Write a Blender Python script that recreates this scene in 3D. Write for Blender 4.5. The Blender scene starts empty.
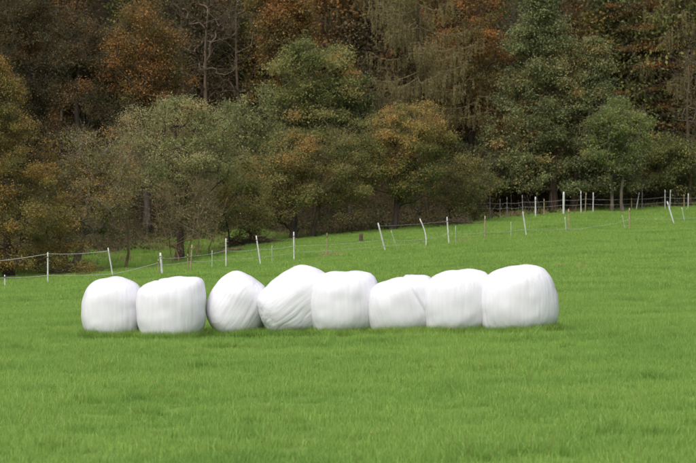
import bpy, math, random
import numpy as np
from mathutils import Vector
R = math.radians
rng = np.random.default_rng(11)
random.seed(5)
scene = bpy.context.scene
COL = scene.collection

# ------------------------------------------------------------------ camera
FPX = 1933.3            # focal length in photo pixels (100 mm on 36 mm, 696 px)
CAMZ = 2.65
HOR = 210.0             # photo row of the horizon
cam_d = bpy.data.cameras.new('camera'); cam = bpy.data.objects.new('camera', cam_d); COL.objects.link(cam)
cam_d.lens = 100; cam_d.sensor_width = 36; cam_d.clip_start = 0.5; cam_d.clip_end = 2000
cam.location = (0, 0, CAMZ)
cam.rotation_euler = (R(90) - math.atan((231.5 - HOR) / FPX), 0, 0)
cam_d.dof.use_dof = True; cam_d.dof.focus_distance = 42.3; cam_d.dof.aperture_fstop = 3.4
scene.camera = cam

# ------------------------------------------------------------------ light
SUN_EL, SUN_AZ = 58.0, 210.0     # azimuth clockwise from +Y (north): high, from the left a little on the camera side
world = bpy.data.worlds.new('World'); scene.world = world; world.use_nodes = True
wn = world.node_tree.nodes; wl = world.node_tree.links
sky = wn.new('ShaderNodeTexSky'); sky.sky_type = 'NISHITA'; sky.sun_disc = False
sky.sun_elevation = R(SUN_EL); sky.sun_rotation = R(SUN_AZ); sky.dust_density = 4.0; sky.air_density = 1.0; sky.ozone_density = 0.6
bg = wn['Background']; bg.inputs['Strength'].default_value = 0.15
# high thin overcast: the sky's blue is greyed by the cloud layer
mix = wn.new('ShaderNodeMixRGB'); mix.blend_type = 'MIX'; mix.inputs[0].default_value = 0.55
bw = wn.new('ShaderNodeRGBToBW')
wl.new(sky.outputs[0], bw.inputs[0]); wl.new(sky.outputs[0], mix.inputs[1]); wl.new(bw.outputs[0], mix.inputs[2])
wl.new(mix.outputs[0], bg.inputs['Color'])
sun_d = bpy.data.lights.new('sun', 'SUN'); sun = bpy.data.objects.new('sun', sun_d); COL.objects.link(sun)
sun_d.energy = 1.7; sun_d.angle = R(60); sun_d.color = (1.0, 0.95, 0.88)
az = R(SUN_AZ); el = R(SUN_EL)
to_sun = Vector((math.sin(az) * math.cos(el), math.cos(az) * math.cos(el), math.sin(el)))
sun.rotation_euler = to_sun.to_track_quat('Z', 'Y').to_euler()
vs = scene.view_settings
vs.view_transform = 'Standard'; vs.look = 'None'; vs.exposure = 0.43; vs.gamma = 1; vs.use_curve_mapping = False

# ------------------------------------------------------------------ helpers
def _hash(ix, iy, iz, s):
    n = (ix * 73856093) ^ (iy * 19349663) ^ (iz * 83492791) ^ (s * 2654435761 & 0x7fffffff)
    n = (n ^ (n >> 13)) & 0x7fffffff
    n = (n * 1274126177) & 0x7fffffff
    n = (n ^ (n >> 16)) & 0xffff
    return n / 65535.0
def noise(x, y, z=0.0, s=0):
    """smooth value noise -1..1, vectorised"""
    x, y, z = np.broadcast_arrays(np.asarray(x, float), np.asarray(y, float), np.asarray(z, float))
    x = x + .37 * s + .21; y = y + .73 * s + .43; z = z + .59 * s + .67
    x0 = np.floor(x).astype(np.int64); y0 = np.floor(y).astype(np.int64); z0 = np.floor(z).astype(np.int64)
    fx, fy, fz = x - x0, y - y0, z - z0
    fx = fx * fx * (3 - 2 * fx); fy = fy * fy * (3 - 2 * fy); fz = fz * fz * (3 - 2 * fz)
    r = 0
    for a in (0, 1):
        for b in (0, 1):
            for c in (0, 1):
                w = (fx if a else 1 - fx) * (fy if b else 1 - fy) * (fz if c else 1 - fz)
                r = r + w * _hash(x0 + a, y0 + b, z0 + c, s)
    return r * 2 - 1

def sstep(a, b, x):
    t = np.clip((x - a) / (b - a), 0, 1); return t * t * (3 - 2 * t)

# ---- the lie of the land, surveyed along lines of sight: u = x / y
U_B = np.array([-.30, -.14, -.06, 0, .05, .10, .30]);    Z_B = np.array([-.20, -.13, -.06, .02, .08, .13, .25]) - .115
def D_f(u): u = np.clip(u, -.26, .26); return 86.5 + 86 * u + 150 * u * u
_fx = np.array([5, 47.7, 113.4, 162, 191, 226, 261, 294, 386, 425.7, 449, 485, 527, 569, 629, 675, 685])
_fy = np.array([287, 284, 277, 275.3, 271.2, 268, 264.5, 260, 250.8, 247.2, 244.4, 239.5, 236.8, 232.7, 229, 224.5, 222.5])
U_F = (_fx - 348) / FPX
Z_F = CAMZ - (_fy - HOR) * D_f(U_F) / FPX
U_F = np.concatenate([[-.3], U_F, [.3]]); Z_F = np.concatenate([[-.9], Z_F, [2.5]])
_ex = np.array([-150, 0, 74, 180, 260, 311, 450, 560, 620, 700, 900]); 
_ed = np.array([80, 82.5, 84, 91, 97, 101, 107, 112, 115, 117, 120.])
_ey = np.array([282, 279, 274, 264, 245, 238, 224, 214, 210, 207, 203.])
U_E = (_ex - 348) / FPX; Z_E = CAMZ - (_ey - HOR) * _ed / FPX
def D_e(u): return np.interp(u, U_E, _ed)
def ground_z(x, y, fine=True):
    x = np.asarray(x, float); y = np.asarray(y, float)
    u = x / np.maximum(y, 12.0)
    zb = np.interp(u, U_B, Z_B) ; zf = np.interp(u, U_F, Z_F); ze = np.interp(u, U_E, Z_E)
    zb = zb * sstep(5, 40, y)
    df, de = D_f(u), D_e(u); de = np.maximum(de, df + 4)
    t1 = np.clip((y - 43) / (df - 43), 0, 1); t1 = t1 * t1 * (1.6 - .6 * t1)
    t2 = np.clip((y - df) / (de - df), 0, 1)
    z = zb + (zf - zb) * t1 + (ze - zf) * t2
    d = np.maximum(y - de - 2, 0)
    z = z + np.where(d < 20, 0.009 * d * d, 3.6 + 0.36 * (d - 20))
    z = np.where(y > 260, np.minimum(z, 58), z)
    if fine:
        z = z + 0.045 * noise(x * .22, y * .3, 0, 3) + 0.012 * noise(x * .9, y * 1.1, 0, 4)
        z = z + sstep(0, 6, y - de) * 0.25 * noise(x * .5, y * .5, 0, 5)
    return z
def at(px, py, D):
    """photo pixel at distance D -> world"""
    return np.array([(px - 348) / FPX * D, D, CAMZ - (py - HOR) / FPX * D])

def tag(o, label=None, cat=None, group=None, kind=None):
    if label: o['label'] = label
    if cat: o['category'] = cat
    if group: o['group'] = group
    if kind: o['kind'] = kind
    return o
def empty(name, loc):
    o = bpy.data.objects.new(name, None); COL.objects.link(o); o.location = loc; o.empty_display_size = .3
    return o

class MB:
    """collects verts + faces (quads or tris) in numpy blocks"""
    def __init__(s): s.v = []; s.q = []; s.t = []; s.n = 0; s.tq = []; s.tt = []
    def add(s, v, quads=None, tris=None, tint=0.5):
        v = np.asarray(v, float)
        if quads is not None and len(quads):
            quads = np.asarray(quads); s.q.append(quads + s.n); s.tq.append(np.broadcast_to(tint, (len(quads),)).astype(float) if np.ndim(tint) < 1 or len(tint) == len(quads) else None)
        if tris is not None and len(tris):
            tris = np.asarray(tris); s.t.append(tris + s.n); s.tt.append(np.broadcast_to(tint, (len(tris),)).astype(float))
        s.v.append(v); s.n += len(v)
    def tube(s, pts, rad, n=6, cap=True, tint=.5):
        pts = np.asarray(pts, float); m = len(pts); rad = np.broadcast_to(rad, (m,))
        tan = np.gradient(pts, axis=0); tan /= np.linalg.norm(tan, axis=1)[:, None] + 1e-9
        ref = np.where(np.abs(tan[:, 2:3]) > .9, [[1., 0, 0]], [[0, 0, 1.]])
        a = np.cross(tan, ref); a /= np.linalg.norm(a, axis=1)[:, None] + 1e-9; b = np.cross(tan, a)
        th = np.arange(n) * 2 * math.pi / n
        v = pts[:, None] + rad[:, None, None] * (np.cos(th)[None, :, None] * a[:, None] + np.sin(th)[None, :, None] * b[:, None])
        v = v.reshape(-1, 3); i = np.arange(m - 1)[:, None] * n; j = np.arange(n)[None]; k = (j + 1) % n
        q = np.stack([i + j, i + k, i + n + k, i + n + j], -1).reshape(-1, 4)
        tr = None
        if cap:
            v = np.vstack([v, pts[-1] + tan[-1] * rad[-1] * .4, pts[0]]); e = m * n; base = (m - 1) * n
            tr = [[base + x, base + (x + 1) % n, e] for x in range(n)] + [[(x + 1) % n, x, e + 1] for x in range(n)]
        s.add(v, q, tr, tint)
    def segs(s, A, B, ra, rb, n=4, tint=.5):
        """many straight tapered segments at once"""
        A = np.asarray(A, float); B = np.asarray(B, float); m = len(A)
        if not m: return
        t = B - A; t /= np.linalg.norm(t, axis=1)[:, None] + 1e-9
        ref = np.where(np.abs(t[:, 2:3]) > .9, [[1., 0, 0]], [[0, 0, 1.]])
        a = np.cross(t, ref); a /= np.linalg.norm(a, axis=1)[:, None] + 1e-9; b = np.cross(t, a)
        th = np.arange(n) * 2 * math.pi / n
        ring = np.cos(th)[None, :, None] * a[:, None] + np.sin(th)[None, :, None] * b[:, None]
        ra = np.broadcast_to(ra, (m,)); rb = np.broadcast_to(rb, (m,))
        v = np.concatenate([A[:, None] + ring * ra[:, None, None], B[:, None] + ring * rb[:, None, None]], 1).reshape(-1, 3)
        base = np.arange(m)[:, None] * 2 * n; j = np.arange(n)[None]; k = (j + 1) % n
        q = np.stack([base + j, base + k, base + n + k, base + n + j], -1).reshape(-1, 4)
        s.add(v, q, None, np.repeat(np.broadcast_to(tint, (m,)), n))
    def leaves(s, P, size, nrm, tint, asp=.6, direc=None):
        """diamond leaves, one quad each"""
        m = len(P); size = np.broadcast_to(size, (m,))
        if direc is None: direc = rng.normal(size=(m, 3))
        nrm = nrm / (np.linalg.norm(nrm, axis=1)[:, None] + 1e-9)
        a = direc - nrm * (direc * nrm).sum(1)[:, None]; a /= np.linalg.norm(a, axis=1)[:, None] + 1e-9
        b = np.cross(nrm, a); L = size[:, None]
        v = np.stack([P - a * L * .5, P + b * L * asp * .5 + nrm * L * .08, P + a * L * .5, P - b * L * asp * .5 + nrm * L * .08], 1).reshape(-1, 3)
        q = np.arange(m)[:, None] * 4 + np.arange(4)[None]
        s.add(v, q, None, tint)
    def build(s, name, mat, parent=None, smooth=False, origin=None):
        me = bpy.data.meshes.new(name)
        v = np.vstack(s.v)
        if parent is not None and origin is None: origin = np.array(parent.location)
        if origin is not None: v = v - np.asarray(origin)
        q = np.vstack(s.q) if s.q else np.zeros((0, 4), int); t = np.vstack(s.t) if s.t else np.zeros((0, 3), int)
        me.vertices.add(len(v)); me.vertices.foreach_set('co', v.astype(np.float32).ravel())
        nl = q.size + t.size; me.loops.add(nl)
        me.loops.foreach_set('vertex_index', np.concatenate([q.ravel(), t.ravel()]).astype(np.int32))
        me.polygons.add(len(q) + len(t))
        st = np.concatenate([np.arange(len(q)) * 4, q.size + np.arange(len(t)) * 3]).astype(np.int32)
        me.polygons.foreach_set('loop_start', st)
        at_ = me.attributes.new('tint', 'FLOAT', 'FACE')
        tt = np.concatenate([x for x in s.tq] + [x for x in s.tt]) if (s.tq or s.tt) else np.zeros(0)
        at_.data.foreach_set('value', tt.astype(np.float32))
        if smooth: me.polygons.foreach_set('use_smooth', np.ones(len(q) + len(t), bool))
        me.update(calc_edges=True); me.validate()
        me.materials.append(mat)
        o = bpy.data.objects.new(name, me); COL.objects.link(o)
        if parent is not None: o.parent = parent
        elif origin is not None: o.location = origin
        return o

# ------------------------------------------------------------------ materials
def newmat(name):
    m = bpy.data.materials.new(name); m.use_nodes = True
    nt = m.node_tree; return m, nt.nodes, nt.links, nt.nodes['Principled BSDF']
def ramp(n, cols, interp='LINEAR'):
    r = n.new('ShaderNodeValToRGB'); cr = r.color_ramp; cr.interpolation = interp
    while len(cr.elements) < len(cols): cr.elements.new(0.5)
    for i, (p, c) in enumerate(cols):
        cr.elements[i].position = p; cr.elements[i].color = (*c, 1)
    return r
def leaf_mat(name, cols, trans=.45, rough=.6):
    m, n, l, p = newmat(name)
    a = n.new('ShaderNodeAttribute'); a.attribute_name = 'tint'
    k = len(cols); r = ramp(n, [(i / (k - 1), c) for i, c in enumerate(cols)])
    l.new(a.outputs['Fac'], r.inputs[0]); l.new(r.outputs[0], p.inputs['Base Color'])
    p.inputs['Roughness'].default_value = rough; p.inputs['Specular IOR Level'].default_value = .25
    t = n.new('ShaderNodeBsdfTranslucent'); l.new(r.outputs[0], t.inputs[0])
    ms = n.new('ShaderNodeMixShader'); ms.inputs[0].default_value = trans
    l.new(p.outputs[0], ms.inputs[1]); l.new(t.outputs[0], ms.inputs[2]); l.new(ms.outputs[0], n['Material Output'].inputs[0])
    return m
def bark_mat(name, c1, c2, scale=6):
    m, n, l, p = newmat(name)
    tc = n.new('ShaderNodeNewGeometry'); mp = n.new('ShaderNodeMapping'); mp.inputs['Scale'].default_value = (scale, scale, scale * .25)
    nz = n.new('ShaderNodeTexNoise'); nz.inputs['Scale'].default_value = 1.0; nz.inputs['Detail'].default_value = 6
    l.new(tc.outputs['Position'], mp.inputs[0]); l.new(mp.outputs[0], nz.inputs[0])
    r = ramp(n, [(.35, c1), (.65, c2)]); l.new(nz.outputs[0], r.inputs[0]); l.new(r.outputs[0], p.inputs['Base Color'])
    b = n.new('ShaderNodeBump'); b.inputs['Strength'].default_value = .5; b.inputs['Distance'].default_value = .03
    l.new(nz.outputs[0], b.inputs['Height']); l.new(b.outputs[0], p.inputs['Normal']); p.inputs['Roughness'].default_value = .9
    return m

BARK = bark_mat('bark_dark', (.022, .016, .012), (.085, .064, .045))
BARK_G = bark_mat('bark_grey', (.08, .066, .048), (.19, .155, .115))
BARK_R = bark_mat('bark_reddish', (.04, .022, .016), (.11, .065, .048))
BARK_W = bark_mat('bark_warm_brown', (.05, .036, .022), (.14, .10, .062))
TWIG_T = bark_mat('bark_tan', (.11, .08, .04), (.25, .18, .095))

def bale_mat(name, seed):
    m, n, l, p = newmat(name)
    a = n.new('ShaderNodeAttribute'); a.attribute_name = 'wrapco'
    def streak(sc, off, det=4):
        mp = n.new('ShaderNodeMapping'); mp.inputs['Scale'].default_value = sc; mp.inputs['Location'].default_value = (seed * 3.17 + off + .31, seed + .43, off * 1.13 + .37)
        t = n.new('ShaderNodeTexNoise'); t.inputs['Scale'].default_value = 1; t.inputs['Detail'].default_value = det; t.inputs['Roughness'].default_value = .6
        l.new(a.outputs['Vector'], mp.inputs[0]); l.new(mp.outputs[0], t.inputs[0]); return t
    s1 = streak((16, 16, .8), 0); s2 = streak((55, 55, 2.0), 5); s3 = streak((4.5, 4.5, 1.6), 9)
    # film: stretched layers overlap, so the white is a little uneven, greyer where one layer less lies over the grass
    r = ramp(n, [(.30, (.635, .63, .675)), (.60, (.695, .69, .735))]); 
    mx = n.new('ShaderNodeMath'); mx.operation = 'MULTIPLY_ADD'; mx.inputs[1].default_value = .5
    l.new(s1.outputs[0], mx.inputs[0]); 
    h = n.new('ShaderNodeMath'); h.operation = 'MULTIPLY'; h.inputs[1].default_value = .5; l.new(s3.outputs[0], h.inputs[0]); l.new(h.outputs[0], mx.inputs[2])
    l.new(mx.outputs[0], r.inputs[0])
    # specks of soil near the foot and stray marks
    v = n.new('ShaderNodeTexNoise'); v.inputs['Scale'].default_value = 30; v.inputs['Detail'].default_value = 3; l.new(a.outputs['Vector'], v.inputs[0])
    vr = ramp(n, [(.70, (0, 0, 0)), (.76, (1, 1, 1))]); l.new(v.outputs[0], vr.inputs[0])
    big = n.new('ShaderNodeTexNoise'); big.inputs['Scale'].default_value = 2.2; l.new(a.outputs['Vector'], big.inputs[0])
    br = ramp(n, [(.50, (0, 0, 0)), (.62, (1, 1, 1))]); l.new(big.outputs[0], br.inputs[0])
    mm = n.new('ShaderNodeMath'); mm.operation = 'MULTIPLY'; l.new(vr.outputs[0], mm.inputs[0]); l.new(br.outputs[0], mm.inputs[1])
    m2 = n.new('ShaderNodeMath'); m2.operation = 'MULTIPLY'; m2.inputs[1].default_value = .55; l.new(mm.outputs[0], m2.inputs[0])
    # green-brown scuffing in a band of splash along the foot
    spl = n.new('ShaderNodeAttribute'); spl.attribute_name = 'foot'
    sm = n.new('ShaderNodeMath'); sm.operation = 'MULTIPLY'; l.new(spl.outputs['Fac'], sm.inputs[0]); l.new(s3.outputs[0], sm.inputs[1])
    mc0 = n.new('ShaderNodeMixRGB'); l.new(sm.outputs[0], mc0.inputs[0]); l.new(r.outputs[0], mc0.inputs[1]); mc0.inputs[2].default_value = (.56, .53, .50, 1)
    mc = n.new('ShaderNodeMixRGB'); l.new(m2.outputs[0], mc.inputs[0]); l.new(mc0.outputs[0], mc.inputs[1]); mc.inputs[2].default_value = (.30, .28, .24, 1)
    l.new(mc.outputs[0], p.inputs['Base Color'])
    ad = n.new('ShaderNodeMath'); ad.operation = 'MULTIPLY_ADD'; ad.inputs[1].default_value = .35
    l.new(s2.outputs[0], ad.inputs[0]); l.new(s1.outputs[0], ad.inputs[2])
    b = n.new('ShaderNodeBump'); b.inputs['Strength'].default_value = .30; b.inputs['Distance'].default_value = .02
    l.new(ad.outputs[0], b.inputs['Height']); l.new(b.outputs[0], p.inputs['Normal'])
    p.inputs['Roughness'].default_value = .34; p.inputs['Specular IOR Level'].default_value = .45
    p.inputs['Subsurface Weight'].default_value = .0
    return m

def plain(name, c, rough=.6, var=.25, scale=9):
    m, n, l, p = newmat(name)
    g = n.new('ShaderNodeNewGeometry'); nz = n.new('ShaderNodeTexNoise'); nz.inputs['Scale'].default_value = scale; nz.inputs['Detail'].default_value = 4
    l.new(g.outputs['Position'], nz.inputs[0])
    r = ramp(n, [(.3, tuple(x * (1 - var) for x in c)), (.7, c)]); l.new(nz.outputs[0], r.inputs[0])
    l.new(r.outputs[0], p.inputs['Base Color']); p.inputs['Roughness'].default_value = rough
    return m
POST_W = plain('post_white_plastic', (.62, .62, .60)); POST_G = plain('post_pale_green', (.34, .45, .28))
POST_T = plain('post_weathered_wood', (.36, .28, .17), .9, .4); POST_K = plain('post_black', (.02, .02, .02)); POST_S = plain('post_grey_wood', (.22, .21, .19), .9, .4)
TAPE = plain('fence_tape', (.46, .46, .42), .7, .3, 3)

def ground_material():
    m, n, l, p = newmat('meadow_and_forest_floor')
    g = n.new('ShaderNodeNewGeometry')
    t = n.new('ShaderNodeTexNoise'); t.inputs['Scale'].default_value = .5; t.inputs['Detail'].default_value = 8; l.new(g.outputs['Position'], t.inputs[0])
    gr = ramp(n, [(.3, (.09, .15, .03)), (.7, (.14, .22, .045))]); l.new(t.outputs[0], gr.inputs[0])
    t2 = n.new('ShaderNodeTexNoise'); t2.inputs['Scale'].default_value = 3.; t2.inputs['Detail'].default_value = 8; l.new(g.outputs['Position'], t2.inputs[0])
    lr = ramp(n, [(.3, (.022, .017, .010)), (.55, (.050, .038, .020)), (.72, (.085, .050, .022))]); l.new(t2.outputs[0], lr.inputs[0])
    a = n.new('ShaderNodeAttribute'); a.attribute_name = 'litter'
    mx = n.new('ShaderNodeMixRGB'); l.new(a.outputs['Fac'], mx.inputs[0]); l.new(gr.outputs[0], mx.inputs[1]); l.new(lr.outputs[0], mx.inputs[2])
    l.new(mx.outputs[0], p.inputs['Base Color']); p.inputs['Roughness'].default_value = 1; p.inputs['Specular IOR Level'].default_value = .1
    b = n.new('ShaderNodeBump'); b.inputs['Strength'].default_value = .8; b.inputs['Distance'].default_value = .08
    l.new(t2.outputs[0], b.inputs['Height']); l.new(b.outputs[0], p.inputs['Normal'])
    return m
def grass_material(name, lo, mid, hi, trans=.3):
    m, n, l, p = newmat(name)
    a = n.new('ShaderNodeAttribute'); a.attribute_name = 'tint'
    r = ramp(n, [(0, lo), (.5, mid), (.93, hi), (1, (.34, .30, .12))]); l.new(a.outputs['Fac'], r.inputs[0])
    # colour drifts over the meadow: sward mix, bluer tussocks and paler mown rows
    g = n.new('ShaderNodeNewGeometry'); mp = n.new('ShaderNodeMapping'); mp.inputs['Scale'].default_value = (.28, .42, 0)
    t = n.new('ShaderNodeTexNoise'); t.inputs['Scale'].default_value = 1; t.inputs['Detail'].default_value = 6; t.inputs['Roughness'].default_value = .62
    l.new(g.outputs['Position'], mp.inputs[0]); l.new(mp.outputs[0], t.inputs[0])
    r2 = ramp(n, [(.36, (.78, .86, .82)), (.50, (1, 1, 1)), (.64, (1.10, 1.06, 1.10))]); l.new(t.outputs[0], r2.inputs[0])
    mx = n.new('ShaderNodeMixRGB'); mx.blend_type = 'MULTIPLY'; mx.inputs[0].default_value = 1; l.new(r.outputs[0], mx.inputs[1]); l.new(r2.outputs[0], mx.inputs[2])
    l.new(mx.outputs[0], p.inputs['Base Color']); p.inputs['Roughness'].default_value = .5; p.inputs['Specular IOR Level'].default_value = .3
    tr = n.new('ShaderNodeBsdfTranslucent'); l.new(mx.outputs[0], tr.inputs[0])
    ms = n.new('ShaderNodeMixShader'); ms.inputs[0].default_value = trans
    l.new(p.outputs[0], ms.inputs[1]); l.new(tr.outputs[0], ms.inputs[2]); l.new(ms.outputs[0], n['Material Output'].inputs[0])
    return m

# ------------------------------------------------------------------ ground: one sheet to the horizon
xs = np.unique(np.concatenate([np.linspace(-900, -60, 15), np.linspace(-60, 60, 241), np.linspace(60, 900, 15)]))
ys = np.unique(np.concatenate([np.linspace(-600, 0, 10), np.linspace(0, 16, 9), np.linspace(16, 60, 176), np.linspace(60, 175, 231), np.linspace(175, 1200, 30)]))
X, Y = np.meshgrid(xs, ys)
Z = ground_z(X, Y)
V = np.stack([X, Y, Z], -1).reshape(-1, 3)
nx = len(xs); i, j = np.meshgrid(np.arange(len(ys) - 1), np.arange(nx - 1), indexing='ij'); b0 = (i * nx + j).ravel()
mb = MB(); mb.add(V, np.stack([b0, b0 + 1, b0 + 1 + nx, b0 + nx], -1))
ground = mb.build('ground', ground_material(), smooth=True)
tag(ground, kind='structure')
lit = ground.data.attributes.new('litter', 'FLOAT', 'POINT')
Uc = V[:, 0] / np.maximum(V[:, 1], 12)
dd = V[:, 1] - D_e(Uc) - 9 * sstep(0, -.06, Uc) + 2.2 * noise(V[:, 0] * .5, V[:, 1] * .5, 0, 8)
lit.data.foreach_set('value', sstep(-.5, 3.5, dd).astype(np.float32))

# ------------------------------------------------------------------ bales
def z4(pts, x0, k=4.35): return [(x0 + x / k, 250 + y / k) for x, y in pts]
BALES = [
 (z4([(52,250),(60,200),(80,155),(110,130),(160,121),(215,117),(250,128),(290,145),(312,170),(320,250),(314,330),(298,372),(230,380),(160,380),(120,368),(75,352),(55,310)],70), 43.3, 0, 'white wrapped silage bale at the far left end of the row'),
 (z4([(289,215),(298,172),(325,150),(380,130),(430,122),(510,117),(560,119),(579,132),(586,180),(588,250),(585,310),(567,352),(540,372),(430,380),(350,380),(325,380),(305,340),(291,280)],70), 42.8, 0, 'flat topped white wrapped bale standing against the leftmost bale'),
 (z4([(68,250),(80,205),(110,155),(150,112),(185,91),(210,88),(250,105),(300,135),(328,158),(338,210),(335,290),(322,325),(300,350),(265,364),(215,364),(150,367),(115,345),(80,300)],190), 43.2, -32, 'egg shaped tilted white wrapped bale third from the left, leaning back to the left'),
 (z4([(289,220),(300,192),(330,158),(380,115),(430,85),(475,66),(510,67),(560,83),(590,100),(622,140),(632,200),(628,290),(600,335),(520,345),(440,348),(352,354),(325,320),(300,270)],190), 42.7, -52, 'steeply tilted white wrapped bale with puckered folds, right of the egg shaped bale'),
 (z4([(41,180),(50,135),(68,111),(110,99),(200,96),(280,96),(312,103),(332,130),(339,190),(334,270),(320,335),(230,345),(150,350),(70,356),(55,320),(43,250)],300), 42.35, 0, 'upright flat topped white wrapped bale just right of the steeply tilted bale'),
 (z4([(296,220),(305,180),(330,150),(380,132),(440,118),(510,111),(555,110),(578,125),(590,200),(586,300),(560,340),(470,346),(380,350),(320,350),(303,315),(295,260)],300), 42.0, 12, 'low white wrapped bale with a diagonal crease and a top sloping down to the left'),
 (z4([(61,210),(71,160),(95,118),(140,98),(210,89),(290,87),(332,98),(352,130),(358,200),(352,300),(332,338),(230,342),(130,345),(74,342),(66,290),(61,250)],410), 41.65, 0, 'round shouldered white wrapped bale second from the right end of the row'),
 (z4([(308,200),(315,150),(340,106),(400,80),(470,70),(530,67),(575,77),(606,105),(631,165),(649,235),(646,295),(622,322),(540,340),(440,344),(345,346),(320,332),(309,270)],410), 41.3, 0, 'widest white wrapped bale, at the right end of the row'),
]
def cube_sphere(N):
    g = np.tan(np.linspace(-1, 1, N + 1) * math.pi / 4); vs_, qs = [], []; off = 0
    for ax in range(3):
        for sg in (-1, 1):
            a, b = np.meshgrid(g, g, indexing='ij'); c = np.full_like(a, sg)
            p = [None] * 3; p[ax] = c; p[(ax + 1) % 3] = a * sg; p[(ax + 2) % 3] = b
            v = np.stack(p, -1).reshape(-1, 3); vs_.append(v)
            ii, jj = np.meshgrid(np.arange(N), np.arange(N), indexing='ij'); q0 = (ii * (N + 1) + jj).ravel() + off
            qs.append(np.stack([q0, q0 + N + 1, q0 + N + 2, q0 + 1], -1)); off += (N + 1) ** 2
    v = np.vstack(vs_); q = np.vstack(qs)
    key = np.round(v * 1e5).astype(np.int64); _, idx, inv = np.unique(key, axis=0, return_index=True, return_inverse=True)
    inv = inv.ravel(); v = v[idx]; q = inv[q]
    return v / np.linalg.norm(v, axis=1)[:, None], q
CS_V, CS_Q = cube_sphere(70)
BALE_FOOT = []
for bi, (poly, D, tilt, label) in enumerate(BALES):
    ym = sum(y for _, y in poly) / len(poly); yb = max(y for _, y in poly)
    P = np.array([at(x, y + 3.6 * max(0, (y - ym) / (yb - ym)), D) for x, y in poly]); lo, hi = P.min(0), P.max(0)
    c = (lo + hi) / 2; c[1] = D
    dx, dz = P[:, 0] - c[0], P[:, 2] - c[2]
    th = np.arctan2(dz, dx); o = np.argsort(th); th, rr = th[o], np.hypot(dx, dz)[o]
    th = np.concatenate([th - 2 * math.pi, th, th + 2 * math.pi]); rr = np.tile(rr, 3)
    tg = np.linspace(-3 * math.pi, 3 * math.pi, 2161); rg = np.interp(tg, th, rr)
    kk = np.hanning(33); kk /= kk.sum(); rg = np.convolve(rg, kk, 'same')
    k2 = np.hanning(301); k2 /= k2.sum(); rs = np.convolve(rg, k2, 'same')     # rounder towards the middle of the face
    d = CS_V; T = np.arctan2(d[:, 2], d[:, 0]); rho = np.hypot(d[:, 0], d[:, 2])
    a = R(tilt); sa = np.sin(T - a) ** 2
    rn = rho ** .9     # 0 at the middle of the face, 1 at the outline
    yy = np.sign(d[:, 1]) * np.maximum(1 - rn ** 2.1 * (1 - sa) - rn ** 3.8 * sa, 0) ** (1 / 2.15)
    wR = rn ** 5; Rr = np.interp(T, tg, rg) * wR + np.interp(T, tg, rs) * (1 - wR); depth = .66
    L = np.stack([np.cos(T) * Rr * rn, depth * yy, np.sin(T) * Rr * rn], -1)
    # local wrap coordinates (w along the film's run)
    wx = L[:, 0] * math.cos(a) + L[:, 2] * math.sin(a); wz = -L[:, 0] * math.sin(a) + L[:, 2] * math.cos(a); wy = L[:, 1]
    s = bi * 7 + 20
    xa, za = wx * .8 + wz * .6, wz * .8 - wx * .6; ya = wy + .3 * wx
    lump = .020 * noise(xa * 2.3, za * 2.1, ya * 2.3, s) + .010 * noise(za * 4.6 + xa, xa * 3.7 - ya, ya * 5, s + 1)
    fold = .0045 * noise(wx * 11, wz * 1.3 + wx * 3.1, wy * 11, s + 2) + .003 * noise(wx * 24, wz * 2.1 + wx * 5.3, wy * 24, s + 3)
    cre = 0
    if tilt < -40:    # the puckered bale: deep creases running down to the lower right
        q = noise(wx * 7 + 2 * noise(wx * 2, wz * 2, wy, s), wz * 1.6, wy * 5, s + 6)
        cre = -.008 * np.clip(1 - np.abs(q) * 2.6, 0, 1) * sstep(.1, -.35, L[:, 2])
    if tilt == 12:
        e = L[:, 0] - .35 + (L[:, 2] - .1) * .62; cre = -.022 * np.exp(-(e / .035) ** 2) + .012 * np.exp(-((e - .07) / .05) ** 2)
    if bi == 1:
        e = L[:, 0] + .25 + .05 * L[:, 2]; cre = -.02 * np.exp(-(e / .03) ** 2) * sstep(.1, .45, L[:, 2])
    nn = L / np.linalg.norm(L, axis=1)[:, None]
    L = L + nn * (lump * .8 + fold + cre)[:, None]
    # weight settles the foot on the ground
    m = MB(); m.add(L + c, CS_Q, None, .5)
    ob = m.build('silage_bale', bale_mat('bale_film_%d' % bi, bi), origin=(c[0], c[1], lo[2]), smooth=True)
    at_ = ob.data.attributes.new('wrapco', 'FLOAT_VECTOR', 'POINT'); at_.data.foreach_set('vector', np.stack([wx, wy, wz], -1).astype(np.float32).ravel())
    ft = ob.data.attributes.new('foot', 'FLOAT', 'POINT'); ft.data.foreach_set('value', (sstep(lo[2] + .32, lo[2] + .05, L[:, 2] + c[2]) * .8).astype(np.float32))
    tag(ob, label, 'silage bale', 'row of white wrapped silage bales in the meadow')
    BALE_FOOT.append((c[0], c[1], (hi[0] - lo[0]) / 2, lo[2]))

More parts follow.
